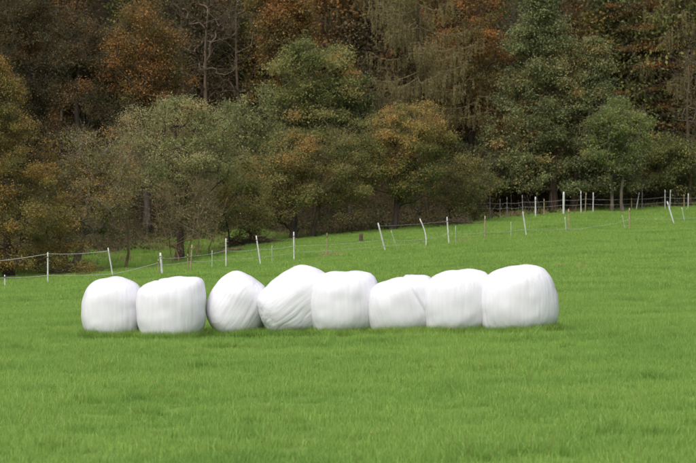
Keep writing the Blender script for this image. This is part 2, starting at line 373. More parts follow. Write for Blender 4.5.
# ------------------------------------------------------------------ fences
def Df_px(px): return float(D_f((px - 348) / FPX))
def post(parent, bot, top, D, mat, r, name='post', bend=0, label=None, band=None):
    A, B = at(*bot, D), at(*top, D); A = A.copy()
    A[2] = min(A[2], float(ground_z(A[0], A[1]))) - .12
    t = np.linspace(0, 1, 9)[:, None]; pts = A + (B - A) * t; pts[:, 0] += bend * np.sin(t[:, 0] * math.pi)
    pts[:, 1] += rng.normal() * .06 * t[:, 0]
    m = MB(); r = r * .85; rr = r * (1 + .05 * rng.normal(size=9)); rr[-1] *= .8
    m.tube(pts, rr, 8)
    o = m.build(name, mat, parent, smooth=False)
    if label: o['label'] = label
    if mat is not POST_G:
        m = MB(); ic = A + (B - A) * .86; m.tube([ic + [-.02, -r, .0], ic + [.03, -r - .035, .01]], [.022, .014], 6); m.build('insulator', POST_K, o, origin=np.array(parent.location))
    if band:
        z0, z1 = band; m = MB(); m.tube([A + (B - A) * z0, A + (B - A) * z1], r * 1.12, 8); m.build('black_band', POST_K, o, origin=np.array(parent.location))
    return pts
fence = empty('pasture_fence', tuple(at(226, 268, Df_px(226))))
tag(fence, 'electric pasture fence of leaning white, green and wooden posts crossing the meadow behind the bales', 'fence')
W, G, T_, S = POST_W, POST_G, POST_T, POST_S
main = [((5,287),(4.6,275),W,.03),((47.7,284),(47.4,252.5),W,.033),((113.4,277),(108.2,248),W,.035),((162.4,275.5),(160.2,253),W,.055),((158.4,275),(158.2,259),T_,.03),
 ((190.2,271.4),(191.9,244.8),T_,.035),((188.2,270),(187.6,254),T_,.025),((212,267),(212,250.6),G,.025),((226,268),(226,238.5),W,.035),((261,264.5),(256,235.8),W,.035),
 ((272,263.4),(272,245.8),G,.025),((294,260),(293.7,232),W,.035),((327,251),(327,233),T_,.025),((386,250.6),(378,223),W,.04),((398.4,249.6),(391,230.6),G,.025),
 ((449.2,244.4),(447,217),W,.035),((455.4,240),(455.6,226),G,.025),((485,239.3),(485,216),T_,.045),((511,237),(511,222),G,.028),
 ((526.9,236.8),(522.7,211.6),W,.035),((566.5,232.7),(565,217),G,.035),((569.5,232.7),(568.6,209),T_,.04),((626,230),(622,215.4),G,.033),((629.6,229),(629.6,208),T_,.045),
 ((674.9,224.7),(667.3,201.5),W,.045),((685.3,222),(681.8,207.4),G,.035)]
LAB = {id(W): 'white plastic post', id(G): 'pale green thin post', id(T_): 'weathered tan wooden post', id(S): 'grey wooden post'}
for b, t, m_, r in main: post(fence, b, t, Df_px(b[0]), m_, r, label=LAB[id(m_)])
post(fence, (425.7, 247.2), (419.8, 218.8), Df_px(425), W, .035, bend=.13, label='white plastic post bent at the top')
def tape(parent, pts, r=.009, sag=.06, Dfun=Df_px, dy=0):
    m = MB()
    for (x0, y0), (x1, y1) in zip(pts[:-1], pts[1:]):
        A = at(x0, y0, Dfun(x0) + dy); B = at(x1, y1, Dfun(x1) + dy); t = np.linspace(0, 1, 9)[:, None]
        P = A + (B - A) * t; P[:, 2] -= sag * 4 * (t * (1 - t))[:, 0]; m.tube(P, r * .72, 4, cap=False)
    return m.build('fence_tape', TAPE, parent)
tape(fence, [(-40, 264), (47.7, 253.8), (108.6, 250.8)], .014)
tape(fence, [(-40, 280.5), (5, 277.5), (47.7, 275.5), (113, 274), (160.5, 262)], .013, .03)
tape(fence, [(160.4, 258), (191, 256), (226, 250.5), (258, 249.5), (294, 246), (384, 240), (424.5, 239), (448, 233.5), (485, 232.3), (525, 229.5), (566, 229), (594, 226.5), (623, 221), (629.6, 218), (672.5, 219), (720, 215)], .010, .05)
tape(fence, [(162, 265), (190.6, 261.5), (226, 259.5), (260, 257), (294, 252.5), (385, 246), (425, 242)], .009, .03)
tape(fence, [(378.5, 226), (448, 221)], .006, .04)

Db = lambda px: float(D_e((px - 348) / FPX)) - 1.0
fence2 = empty('woodland_fence', tuple(at(560, 214, Db(560))))
tag(fence2, 'wire fence of mixed thin posts along the foot of the dark wood on the right', 'fence')
back = [((467.4,219),(467.4,197),S,.04),((490,219),(490,197),S,.04),((500,219),(500,199),S,.04),((507,218),(507,197),S,.045),((523,216),(522.3,195),S,.05),
 ((535.5,213),(535.5,197),W,.075),((544,213),(544,199),T_,.05),((581,208),(581,191),W,.05),((585,213),(586.2,192.6),T_,.05),
 ((593,206),(593,192.6),W,.06),((631.6,210),(631.6,198),T_,.05),((635.5,211.5),(639.3,192.6),W,.05),((642,208),(642.4,188),S,.05),
 ((665,207.5),(665,190),W,.05),((669.6,206),(670.7,190),W,.05),((684,209.5),(684,194.6),T_,.06),((688,207.5),(688,193.6),W,.06)]
for b, t, m_, r in back: post(fence2, b, t, Db(b[0]), m_, r * .62, label=LAB[id(m_)])
post(fence2, (563.5, 212), (563.5, 192), Db(563), W, .07, label='thick white post with a black band', band=(.42, .74))
for k, h in ((0, 4), (1, 9)):
    tape(fence2, [(467.4, 198 + h), (490, 199 + h), (507, 199 + h), (523, 198 + h), (563.5, 196 + h), (586, 195 + h), (631.6, 195 + h), (665, 193 + h), (684, 194 + h), (730, 192 + h)], .007, .05, Db)

# ------------------------------------------------------------------ trees
LM = {
 'olive':   leaf_mat('leaf_olive', [(.12, .14, .042), (.22, .245, .075), (.32, .30, .105), (.44, .26, .085)]),
 'pale':    leaf_mat('leaf_pale_olive', [(.18, .20, .075), (.29, .31, .12), (.39, .38, .17), (.48, .34, .14)]),
 'brown':   leaf_mat('leaf_brown', [(.12, .12, .045), (.18, .145, .062), (.26, .165, .07), (.40, .19, .06)]),
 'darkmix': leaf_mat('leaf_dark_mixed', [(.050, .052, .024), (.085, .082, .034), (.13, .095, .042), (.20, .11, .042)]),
 'orange':  leaf_mat('leaf_orange', [(.14, .13, .040), (.22, .155, .048), (.32, .175, .056), (.40, .19, .06)]),
 'russet':  leaf_mat('leaf_russet', [(.10, .078, .028), (.20, .115, .038), (.31, .155, .046), (.38, .18, .05)]),
 'blue':    leaf_mat('leaf_mid_green', [(.11, .14, .055), (.18, .215, .085), (.25, .275, .115), (.36, .25, .09)]),
 'fresh':   leaf_mat('leaf_fresh_green', [(.12, .16, .045), (.20, .255, .072), (.28, .32, .10), (.36, .34, .11)]),
 'yew':     leaf_mat('leaf_dark_green_gold', [(.09, .105, .034), (.18, .17, .048), (.32, .215, .058), (.45, .23, .06)]),
 'gold':    leaf_mat('leaf_green_gold', [(.13, .155, .045), (.22, .23, .070), (.38, .28, .085), (.52, .29, .09)]),
 'larch':   leaf_mat('larch_tassel', [(.14, .13, .055), (.23, .20, .08), (.31, .26, .11), (.32, .31, .10)]),
}
def skeleton(trunk_nodes, targets, r0, seed):
    """joins every clump centre to the nearest lower branch node; radii by pipe model"""
    P = [np.array(p) for p in trunk_nodes]; par = [-1] + list(range(len(P) - 1)); ntr = len(P)
    tm = np.array(trunk_nodes); ax = tm[:, :2].mean(0)
    order = np.argsort(np.linalg.norm(targets[:, :2] - ax, axis=1) + .25 * targets[:, 2])
    arr = np.zeros((ntr + 2 * len(targets), 3)); arr[:ntr] = tm; cnt = ntr
    lr = np.random.default_rng(seed)
    for k in order:
        t = targets[k]; A = arr[:cnt]; d = np.linalg.norm(A - t, axis=1) + 1.6 * np.maximum(A[:, 2] - t[2] + .15, 0)
        j = int(np.argmin(d)); L = np.linalg.norm(t - A[j])
        mid = (A[j] + t) / 2 + lr.normal(size=3) * .09 * L; mid[2] += .06 * L
        arr[cnt] = mid; par.append(j); arr[cnt + 1] = t; par.append(cnt); cnt += 2
    arr = arr[:cnt]; par = np.array(par); w = np.zeros(cnt); w[ntr:] += 1
    for k in range(cnt - 1, 0, -1):
        w[par[k]] += w[k]
    rad = r0 * np.sqrt(np.maximum(w, .6) / w[0])
    rad = np.maximum(rad, .014)
    return arr, par, rad, ntr

def make_tree(name, label, cat, px, D, hw, top, bot, mat, bark=BARK, nclump=120, leaves=120, cr=.42, ls=.13, shape='round', flat=.65, trunk_px=None, r0=.16,
              twigs=10, dens_out=.6, asp=.6, group=None, tb=.35, trunk_lean=0, base_py=None, tvar=.16, up=0., seed=1, hang=False, multi=1, depth=1.0, ncol=None, turned=0):
    lr = np.random.default_rng(seed * 131 + 7)
    s = D / FPX
    X0 = ((trunk_px if trunk_px is not None else px) - 348) * s
    gz = float(ground_z(X0, D)) - .1
    root = empty(name, (X0, D, gz + .1)); tag(root, label, cat, group)
    cx = (px - 348) * s; a = hw * s; zt = CAMZ - (top - HOR) * s; zb = CAMZ - (bot - HOR) * s; cz = (zt + zb) / 2; hz = (zt - zb) / 2
    # clump centres
    if D < 122 and shape != 'layer': nclump = int(nclump * .72); leaves = leaves * 1.35; cr = cr * .92
    if D < 122: twigs = int(twigs * .6)
    N = nclump; dirs = lr.normal(size=(N * 3, 3)); dirs /= np.linalg.norm(dirs, axis=1)[:, None]
    rad = lr.random(N * 3) ** (dens_out / 2.6)
    env = .84 + .36 * noise(dirs[:, 0] * 2.2, dirs[:, 1] * 2.2, dirs[:, 2] * 2.2, seed + 50) + .12 * noise(dirs[:, 0] * 5, dirs[:, 1] * 5, dirs[:, 2] * 5, seed + 51)
    C = dirs * (rad * env)[:, None]
    if shape == 'cone':
        t = lr.random(N * 3) ** 1.25; w = (1 - t) ** .85 * .95 + .05; ang = lr.random(N * 3) * 2 * math.pi; q = lr.random(N * 3) ** .45
        w = w * (.85 + .3 * noise(np.cos(ang) * 2, np.sin(ang) * 2, t * 7, seed + 3))
        C = np.stack([np.cos(ang) * q * w, np.sin(ang) * q * w, -1 + 2 * t], -1)
    if shape == 'layer':
        C[:, 2] = np.round(C[:, 2] * 6) / 6 + lr.normal(size=N * 3) * .025 - .12 * np.hypot(C[:, 0], C[:, 1])
    C = C[:N]
    C = C * np.array([a, a * depth, hz]) + np.array([cx, D, cz])
    g = ground_z(C[:, 0], C[:, 1], False); C[:, 2] = np.maximum(C[:, 2], g + .25)
    # trunk(s)
    tr_m = MB(); br_m = MB()
    for q in range(multi):
        ox = 0 if multi == 1 else (q - (multi - 1) / 2) * .35 + lr.normal() * .1
        h = cz + hz * (.75 if shape != 'round' else .35) - gz
        tt = np.linspace(0, 1, 9); lean = (cx - X0) * .8 + trunk_lean
        pts = np.stack([X0 + ox + lean * tt ** 1.5 + ox * 1.1 * tt + .08 * np.sin(tt * 6 + q * 2) + np.cumsum(lr.normal(size=9)) * .05, D + lr.normal() * .3 * tt + np.cumsum(lr.normal(size=9)) * .05 + np.abs(ox), gz + h * tt], -1)
        if multi > 1: sub = C[(np.arange(N) % multi) == q]
        else: sub = C
        r_ = r0 / math.sqrt(multi)
        arr, par, rd, ntr = skeleton(pts, sub, r_, seed + q)
        # trunk with a flared foot
        rt = np.interp(tt, [0, .06, 1], [r_ * 1.45, r_, max(rd[ntr - 1] * .8, .012)])
        fine_t = np.linspace(0, 1, 25); fp = np.stack([np.interp(fine_t, tt, pts[:, k]) for k in range(3)], -1); fr = np.interp(fine_t, tt, rt) * (1 + .06 * lr.normal(size=25))
        tr_m.tube(fp, fr, 9)
        i = np.arange(ntr, len(arr)); pr = rd[par[i]]; pr = np.where(par[i] < ntr, np.minimum(pr, rd[i] * 1.5 + .01), pr)
        br_m.segs(arr[par[i]], arr[i], pr, rd[i], 4)
    trunk = tr_m.build('trunk', bark, root, smooth=True)
    # twigs
    if twigs:
        b = np.repeat(C, twigs, 0); m = len(b); dd = lr.normal(size=(m, 3)); dd[:, 2] = dd[:, 2] * .7 + .25 + up
        out = (b - np.array([cx, D, cz])); out /= np.linalg.norm(out, axis=1)[:, None] + 1e-6
        dd = dd / np.linalg.norm(dd, axis=1)[:, None] + out * .4
        Lt = cr * (1.0 + .9 * lr.random(m))[:, None]
        e = b + dd * Lt; mid = (b + e) / 2 + lr.normal(size=(m, 3)) * .05
        br_m.segs(b, mid, .011, .008, 3); br_m.segs(mid, e, .008, .004, 3)
    br_m.build('branches', bark, root)
    # leaves
    if D < 108: leaves = leaves * 1.7; ls = ls * .76
    lv = MB(); k = leaves
    n_per = np.maximum(4, (k * np.exp(lr.normal(size=N) * .35)).astype(int)); idx = np.repeat(np.arange(N), n_per); M = len(idx)
    crr = cr * (.7 + .6 * lr.random(N))
    off = lr.normal(size=(M, 3)) * np.array([1, 1, flat]) * crr[idx][:, None] * .62
    P = C[idx] + off
    if hang:
        # tassels hang from the limbs
        P[:, 2] = C[idx, 2] - np.abs(off[:, 2]) * 1.3
    gg = ground_z(P[:, 0], P[:, 1], False); P[:, 2] = np.maximum(P[:, 2], gg + .05)
    hgt = (P[:, 2] - zb) / (zt - zb + 1e-6)
    ct = lr.normal(size=N) * tvar
    warm = .5 * noise(P[:, 0] * .45, P[:, 2] * .45, P[:, 1] * .45, seed + 90) * tvar * 3
    tint = np.clip(tb + turned * (hgt - .55) + ct[idx] + lr.normal(size=M) * tvar * .5 + warm * 1.2 + up * 0, 0, 1)
    if ncol: tint = np.where(lr.random(M) < ncol, 1.0, tint)
    nrm = lr.normal(size=(M, 3)) + off / (crr[idx][:, None] + 1e-6) * .5; nrm[:, 2] += .5
    if hang:
        nrm = lr.normal(size=(M, 3)); nrm[:, 2] *= .15; dr = np.tile([0, 0, 1.], (M, 1)) + lr.normal(size=(M, 3)) * .15
        lv.leaves(P, ls * (.6 + .8 * lr.random(M)), nrm, tint, asp, dr)
    else:
        lv.leaves(P, ls * (.6 + .8 * lr.random(M)), nrm, tint, asp)
    lv.build('crown', LM[mat], root)
    return root

NT = 'tree'
# --- front rank, left to right
make_tree('conifer_tree', 'dark green tree with gold tips sweeping low at the left edge behind the fence', NT, -10, 84.5, 142, 60, 268, 'yew', shape='cone', nclump=820, leaves=95, cr=.42, ls=.10, flat=.6, r0=.2, tb=.46, seed=1, dens_out=.8, trunk_px=10)
make_tree('apple_tree', 'nearly bare fruit tree with a crooked dark trunk and a few orange leaves', NT, 92, 86.5, 52, 118, 250, 'olive', bark=BARK_G, nclump=180, leaves=52, cr=.5, ls=.09, r0=.19, twigs=14, trunk_px=74, tb=.55, tvar=.22, seed=2, trunk_lean=.4, ncol=.07)
make_tree('apple_tree', 'broad fruit tree with a pale olive crown and reddish trunk behind the second bale', NT, 182, 93, 68, 88, 205, 'pale', bark=BARK_R, nclump=230, leaves=95, cr=.45, ls=.105, r0=.2, twigs=12, trunk_px=180, tb=.42, tvar=.2, seed=3, multi=1)
make_tree('coppiced_shrub', 'tangle of upright tan suckers with few leaves around the reddish trunk', 'shrub', 186, 91, 42, 172, 250, 'pale', bark=TWIG_T, nclump=110, leaves=16, cr=.5, ls=.08, r0=.09, twigs=16, up=.9, multi=5, tb=.6, tvar=.25, seed=4)
make_tree('sapling', 'slender straight sapling with a bare tan stem right of the crooked dark trunk', NT, 127, 88.5, 17, 120, 215, 'brown', bark=TWIG_T, nclump=40, leaves=26, cr=.4, ls=.085, r0=.06, twigs=8, shape='cone', tb=.7, seed=5)
make_tree('shrub', 'rounded brown green shrub between the pale olive crown and the brush pile', 'shrub', 240, 97, 36, 150, 240, 'olive', nclump=120, leaves=95, cr=.42, ls=.10, r0=.1, multi=3, tb=.35, tvar=.22, seed=6, ncol=.05)
make_tree('hazel_tree', 'bushy olive tree flecked with red fruit left of centre at the wood edge', NT, 282, 101, 42, 118, 228, 'olive', nclump=180, leaves=115, cr=.45, ls=.105, r0=.2, trunk_px=293, tb=.5, tvar=.24, seed=7, ncol=.07)
make_tree('hawthorn_tree', 'dull brownish tree with an open crown at the centre of the wood edge', NT, 338, 102.5, 48, 112, 222, 'olive', bark=BARK_W, nclump=190, leaves=95, cr=.45, ls=.10, r0=.15, twigs=14, tb=.42, tvar=.24, seed=8, trunk_px=311, ncol=.08)
make_tree('maple_tree', 'round crowned tree turning yellow and orange at the top, behind the middle of the fence', NT, 404, 104, 48, 94, 212, 'gold', nclump=200, leaves=135, cr=.45, ls=.11, r0=.18, tb=.42, tvar=.2, turned=.9, seed=9, trunk_px=392, ncol=.08)
make_tree('shrub', 'dark low shrub with arching bare twigs right of the yellowing round tree', 'shrub', 462, 107, 36, 150, 222, 'olive', bark=BARK_W, nclump=130, leaves=80, cr=.4, ls=.10, r0=.09, multi=4, tb=.22, tvar=.24, seed=10, twigs=16, ncol=.06)
make_tree('beech_tree', 'orange brown tree left of the large bluish green tree', NT, 474, 121, 50, -8, 190, 'orange', nclump=260, leaves=130, cr=.55, ls=.12, r0=.24, tb=.38, tvar=.27, seed=11)
make_tree('oak_tree', 'large bluish green pyramid shaped tree on the right with dark reddish trunk', NT, 543, 115.5, 98, -16, 190, 'blue', bark=BARK_R, depth=.6, nclump=640, leaves=125, cr=.5, ls=.125, shape='cone', r0=.26, tb=.42, tvar=.24, seed=12, trunk_px=553, ncol=.03)
make_tree('oak_tree', 'smaller bluish green tree with a purple grey top, right half of the green group', NT, 594, 115.5, 60, 40, 190, 'blue', bark=BARK_R, depth=.75, nclump=290, leaves=115, cr=.45, ls=.12, shape='cone', r0=.2, tb=.5, tvar=.25, seed=13, trunk_px=572)
make_tree('ash_tree', 'light green young tree with twin pale stems at the right of the green group', NT, 619, 113.5, 40, 90, 188, 'fresh', bark=BARK_G, depth=.7, nclump=170, leaves=75, cr=.42, ls=.11, r0=.15, multi=2, tb=.38, tvar=.2, seed=14, trunk_px=619)
make_tree('beech_tree', 'tall dark russet beech with layered boughs filling the upper right corner', NT, 664, 124, 62, -60, 180, 'russet', nclump=330, leaves=135, cr=.6, ls=.14, shape='layer', flat=.25, r0=.3, tb=.40, tvar=.27, seed=15)
make_tree('bare_tree', 'leafless grey twigged tree in front of the dark beech at the right edge', NT, 690, 118, 26, 5, 190, 'brown', bark=BARK_W, nclump=90, leaves=10, cr=.7, ls=.09, r0=.13, twigs=9, tb=.4, seed=16)
make_tree('shrub', 'olive shrub mass below the beech at the right edge behind the wire fence', 'shrub', 672, 118.5, 44, 128, 200, 'olive', nclump=170, leaves=110, cr=.5, ls=.115, r0=.12, multi=4, tb=.22, tvar=.2, seed=17)
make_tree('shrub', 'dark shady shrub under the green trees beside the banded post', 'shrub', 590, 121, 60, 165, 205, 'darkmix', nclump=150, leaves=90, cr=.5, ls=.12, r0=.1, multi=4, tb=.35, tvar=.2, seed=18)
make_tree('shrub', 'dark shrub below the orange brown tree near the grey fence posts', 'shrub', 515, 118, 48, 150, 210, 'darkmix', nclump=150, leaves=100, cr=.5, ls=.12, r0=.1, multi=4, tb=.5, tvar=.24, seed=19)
# --- second rank
make_tree('dark_tree', 'very dark brown green tree filling the upper left corner', NT, 20, 106, 62, -50, 200, 'darkmix', nclump=330, leaves=120, cr=.6, ls=.13, r0=.3, tb=.38, tvar=.22, seed=20)
make_tree('dark_tree', 'dark drooping tree with brown patches between the left corner and the orange tree', NT, 82, 104, 42, 0, 200, 'darkmix', nclump=230, leaves=120, cr=.55, ls=.13, r0=.24, tb=.62, tvar=.25, seed=21, ncol=.04)
make_tree('maple_tree', 'orange red tree at the upper left behind the pale olive crown', NT, 146, 104, 50, -14, 130, 'orange', nclump=210, leaves=95, cr=.62, ls=.13, r0=.2, tb=.36, tvar=.34, seed=22, twigs=16, ncol=.05)
make_tree('bare_tree', 'leafless tree with fanned grey brown branches left of the upper orange tree', NT, 205, 118, 34, -40, 110, 'brown', bark=BARK_W, nclump=85, leaves=8, cr=.8, ls=.09, r0=.15, twigs=9, up=.5, tb=.5, seed=23)
make_tree('bare_tree', 'second leafless tree with thin upright branches beside the upper orange tree', NT, 238, 120, 26, -30, 110, 'brown', bark=BARK_W, nclump=60, leaves=8, cr=.8, ls=.09, r0=.12, twigs=9, up=.5, tb=.5, seed=24)
make_tree('maple_tree', 'amber orange tree at the top edge between the bare trees and the larch', NT, 284, 115, 38, -30, 90, 'orange', nclump=180, leaves=120, cr=.55, ls=.14, r0=.2, tb=.48, tvar=.2, seed=25)
make_tree('lime_tree', 'full olive green tree above the centre of the wood edge', NT, 312, 112, 52, 32, 160, 'olive', nclump=260, leaves=130, cr=.5, ls=.125, r0=.2, tb=.45, tvar=.2, seed=26)
make_tree('shrub', 'olive brown tree crown between the orange tree and the full olive tree', NT, 246, 108, 42, 88, 190, 'pale', nclump=190, leaves=95, cr=.5, ls=.115, r0=.14, multi=2, tb=.30, tvar=.2, seed=27)
make_tree('holly_tree', 'small dark green tree in the gap right of the full olive tree', NT, 348, 113, 30, 70, 160, 'blue', nclump=120, leaves=130, cr=.5, ls=.12, r0=.12, tb=.2, tvar=.15, seed=28)
make_tree('beech_tree', 'golden brown tree at the top edge right of the larch', NT, 452, 127, 48, -50, 130, 'russet', nclump=240, leaves=110, cr=.6, ls=.15, r0=.25, tb=.62, tvar=.25, seed=29)
make_tree('beech_tree', 'dark brown tree at the top edge behind the green pyramid tree', NT, 600, 128, 60, -60, 150, 'russet', nclump=300, leaves=120, cr=.65, ls=.15, r0=.28, tb=.28, tvar=.22, seed=30)

# --- larch with sweeping limbs and hanging tassels
def larch(px, D, top, hw, label, seed, bottom=120):
    lr = np.random.default_rng(seed); s = D / FPX; X0 = (px - 348) * s; gz = float(ground_z(X0, D)) - .1
    root = empty('larch_tree', (X0, D, gz + .1)); tag(root, label, NT)
    zt = CAMZ - (top - HOR) * s; zb = CAMZ - (bottom - HOR) * s; H = zt - gz
    t = np.linspace(0, 1, 30); pts = np.stack([X0 + .12 * np.sin(t * 5), D + .1 * np.cos(t * 4), gz + H * t], -1)
    m = MB(); m.tube(pts, .2 * (1 - t * .9), 9); m.build('trunk', BARK, root, smooth=True)
    br = MB(); P = []; 
    z = zb
    while z < zt - .3:
        L = hw * s * (1.05 - .6 * (z - zb) / (zt - zb)) * (.7 + .5 * lr.random()); a = lr.random() * 2 * math.pi
        n = 12; q = np.linspace(0, 1, n); sg = -.18 * L * np.sin(q * math.pi * .8) + .12 * L * q ** 3
        a2 = a + q * .3 * lr.normal()
        lp = np.stack([X0 + np.cos(a2) * L * q, D + np.sin(a2) * L * q, z + sg], -1)
        br.tube(lp, .038 * (1 - q * .85), 5, cap=False)
        for k in range(int(L * 10)):
            u_ = .12 + .88 * lr.random(); c = np.array([np.interp(u_, q, lp[:, i]) for i in range(3)])
            sd = lr.normal(size=3) * [.3, .3, .04]; e = c + sd; d = e + [lr.normal() * .06, lr.normal() * .06, -.35 - .7 * lr.random()]
            br.segs([c, e], [e, d], [.012, .010], [.010, .005], 3)
            nn = 20; w = lr.random(nn)[:, None]; P.append(e + (d - e) * w + lr.normal(size=(nn, 3)) * .035)
        z += .10 + .16 * lr.random()
    br.build('branches', TWIG_T, root)
    P = np.vstack(P); M = len(P); lv = MB(); nrm = lr.normal(size=(M, 3)); nrm[:, 2] *= .2
    lv.leaves(P, .13 * (.6 + .8 * lr.random(M)), nrm, np.clip(.5 + .2 * lr.normal(size=M), 0, 1), .28, np.tile([0, 0, 1.], (M, 1)) + lr.normal(size=(M, 3)) * .35)
    lv.build('crown', LM['larch'], root)
larch(418, 116, -60, 78, 'tall larch with sweeping limbs and hanging tan twigs, top centre', 41, 118)
larch(352, 125, -70, 55, 'thinner larch behind the olive tree at the top edge', 42, 90)
larch(672, 122, -50, 44, 'sparse grey larch hanging in front of the beech at upper right', 43, 95)

# --- the wood climbing the hill behind
proto = []
for k, (mt, tbv) in enumerate((('darkmix', .35), ('russet', .3), ('darkmix', .6), ('yew', .25), ('olive', .2))):
    proto.append(None)
spots = []
for row, (D0, step, jit) in enumerate(((126, 4.4, 1.2), (137, 5.2, 1.6), (150, 6.0, 2.0), (166, 7.5, 2.5))):
    half = .235 * D0 + 3; x = -half
    while x < half:
        spots.append((x + random.uniform(-jit, jit), D0 + random.uniform(-3, 3))); x += step
desc = ['dark brown green', 'dark russet', 'brownish mixed', 'dark conifer green', 'dull olive']
marks = [(50, 'the dark trees of the left corner'), (110, 'the dark drooping tree'), (165, 'the upper orange tree'), (225, 'the first bare tree'), (262, 'the second bare tree'), (300, 'the amber tree'), (345, 'the full olive tree'),
         (385, 'the thinner larch'), (430, 'the tall larch'), (480, 'the golden brown tree'), (530, 'the orange brown beech'), (575, 'the green pyramid tree'), (615, 'the dark brown beech'), (655, 'the young ash'), (1e9, 'the layered beech at the right edge')]
def hill_label(k, x, D):
    px = 348 + x / D * FPX; mk = next(t for m_, t in marks if px < m_)
    rank = 'first rank' if D < 131 else 'second rank' if D < 143 else 'third rank' if D < 158 else 'last rank'
    return desc[k] + ' tree, ' + rank + ' uphill, behind ' + mk
for n_, (x, D) in enumerate(spots):
    k = random.randrange(5)
    if proto[k] is None:
        px = 348 + x / D * FPX; gz = float(ground_z(x, D)); s = D / FPX
        tp = HOR - (gz + 13 - CAMZ) / s; bt = HOR - (gz + .8 - CAMZ) / s
        mt, tbv = (('darkmix', .35), ('russet', .3), ('darkmix', .6), ('yew', .25), ('olive', .2))[k]
        proto[k] = make_tree('hillside_tree', hill_label(k, x, D), NT, px, D, 3.4 / s, tp, bt, mt, nclump=190, leaves=75, cr=.8, ls=.20, r0=.24, tb=tbv, tvar=.22, seed=60 + k, twigs=7, group='trees of the wood on the hillside', shape='cone' if k == 3 else 'round')
    else:
        src = proto[k]; c = src.copy(); COL.objects.link(c); c['label'] = hill_label(k, x, D); c.location = (x, D, float(ground_z(x, D)))
        sc = random.uniform(.85, 1.2); c.scale = (sc, sc, sc * random.uniform(.9, 1.15)); c.rotation_euler.z = random.uniform(0, 6.28)
        for ch in src.children: d = ch.copy(); COL.objects.link(d); d.parent = c

# --- undergrowth under the trees: brambles, ferns, saplings that read as one mass
def undergrowth():
    m = MB(); n = 1500
    u = rng.uniform(-.23, .23, n); dd_ = rng.random(n) ** 1.3 * 30 + .5 + 9 * sstep(0, -.06, u); y = D_e(u) + dd_; x = u * y; z = ground_z(x, y)
    h = .25 + .9 * rng.random(n) * np.clip(dd_ / 6, .35, 1); k = 42; idx = np.repeat(np.arange(n), k); M = len(idx)
    P = np.stack([x[idx] + rng.normal(size=M) * .42, y[idx] + rng.normal(size=M) * .42, z[idx] + rng.random(M) * h[idx]], -1)
    nr = rng.normal(size=(M, 3)); nr[:, 2] += .8
    tn = np.clip(.4 + .25 * rng.normal(size=n)[idx] + .15 * rng.normal(size=M), 0, 1)
    m.leaves(P, .13 * (.6 + .8 * rng.random(M)), nr, tn)
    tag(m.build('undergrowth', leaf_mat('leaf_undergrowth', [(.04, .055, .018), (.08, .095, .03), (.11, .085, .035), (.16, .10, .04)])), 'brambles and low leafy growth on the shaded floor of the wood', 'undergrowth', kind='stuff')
    m = MB(); A = np.stack([x, y, z], -1)[:400]; A = np.repeat(A, 5, 0) + rng.normal(size=(2000, 3)) * [.4, .4, 0]; A[:, 2] = ground_z(A[:, 0], A[:, 1])
    B = A + rng.normal(size=(2000, 3)) * [.35, .35, .3] + [0, 0, .8]; m.segs(A, B, .010, .005, 3)
    tag(m.build('dead_stems', BARK_G), 'thin dead stems standing among the undergrowth at the foot of the wood', 'undergrowth', kind='stuff')
undergrowth()

# --- cut brush heap, log and stump at the wood edge
def brush_pile(x0, x1, py, D, h, label, seed, n=170):
    lr = np.random.default_rng(seed); c = at((x0 + x1) / 2, py, D); c[2] = float(ground_z(c[0], c[1])); L = (x1 - x0) / FPX * D
    m = MB()
    for k in range(n):
        x = c[0] + (lr.random() - .5) * L; e = (1 - abs(x - c[0]) / (L * .5)) ** .5; z = c[2] + lr.random() * h * e
        ln = .5 + 1.1 * lr.random(); a = lr.normal() * .5; q = np.linspace(-.5, .5, 6)
        P = np.stack([x + q * ln * math.cos(a), c[1] + (lr.random() - .5) * .8 + q * ln * math.sin(a), z + q * ln * lr.normal() * .25 + .15 * ln * (q ** 2)], -1)
        m.tube(P, (.010 + .014 * lr.random()) * np.linspace(1, .4, 6), 5)
    o = m.build('brush_pile', BARK_W, origin=c); tag(o, label, 'brush pile')
brush_pile(232, 284, 241, 97.5, .45, 'heap of cut tan branches lying left of the centre posts', 1)
brush_pile(440, 478, 224, 105, .35, 'low heap of grey brown branches under the dark shrub', 2, 110)
brush_pile(52, 105, 276, 83.5, .4, 'tangle of fallen branches round the crooked dark trunk', 3, 90)
def stump(px, py, ptop, D, r, mat, name, label, cat, lean=0):
    A = at(px, py, D); A[2] = float(ground_z(A[0], A[1])) - .1; B = at(px + lean, ptop, D); t = np.linspace(0, 1, 12)[:, None]
    m = MB(); rr = r * (1.25 - .35 * t[:, 0] ** .4) * (1 + .05 * rng.normal(size=12)); P = A + (B - A) * t; m.tube(P, rr, 10)
    o = m.build(name, mat, origin=A + [0, 0, .1]); tag(o, label, cat)
stump(361, 247, 234, 95, .10, BARK_R, 'stump', 'short brown wooden stump in the grass behind the middle bales', 'stump')
# log lying by the suckers
m = MB(); A = at(212, 247, 93); A[2] = float(ground_z(A[0], A[1])) + .12; B = A + [1.5, .5, .25]
m.tube([A, (A + B) / 2 + [0, 0, .05], B], [.09, .085, .06], 8); tag(m.build('fallen_log', TWIG_T, origin=A), 'pale fallen branch lying in the grass right of the reddish trunk', 'log')

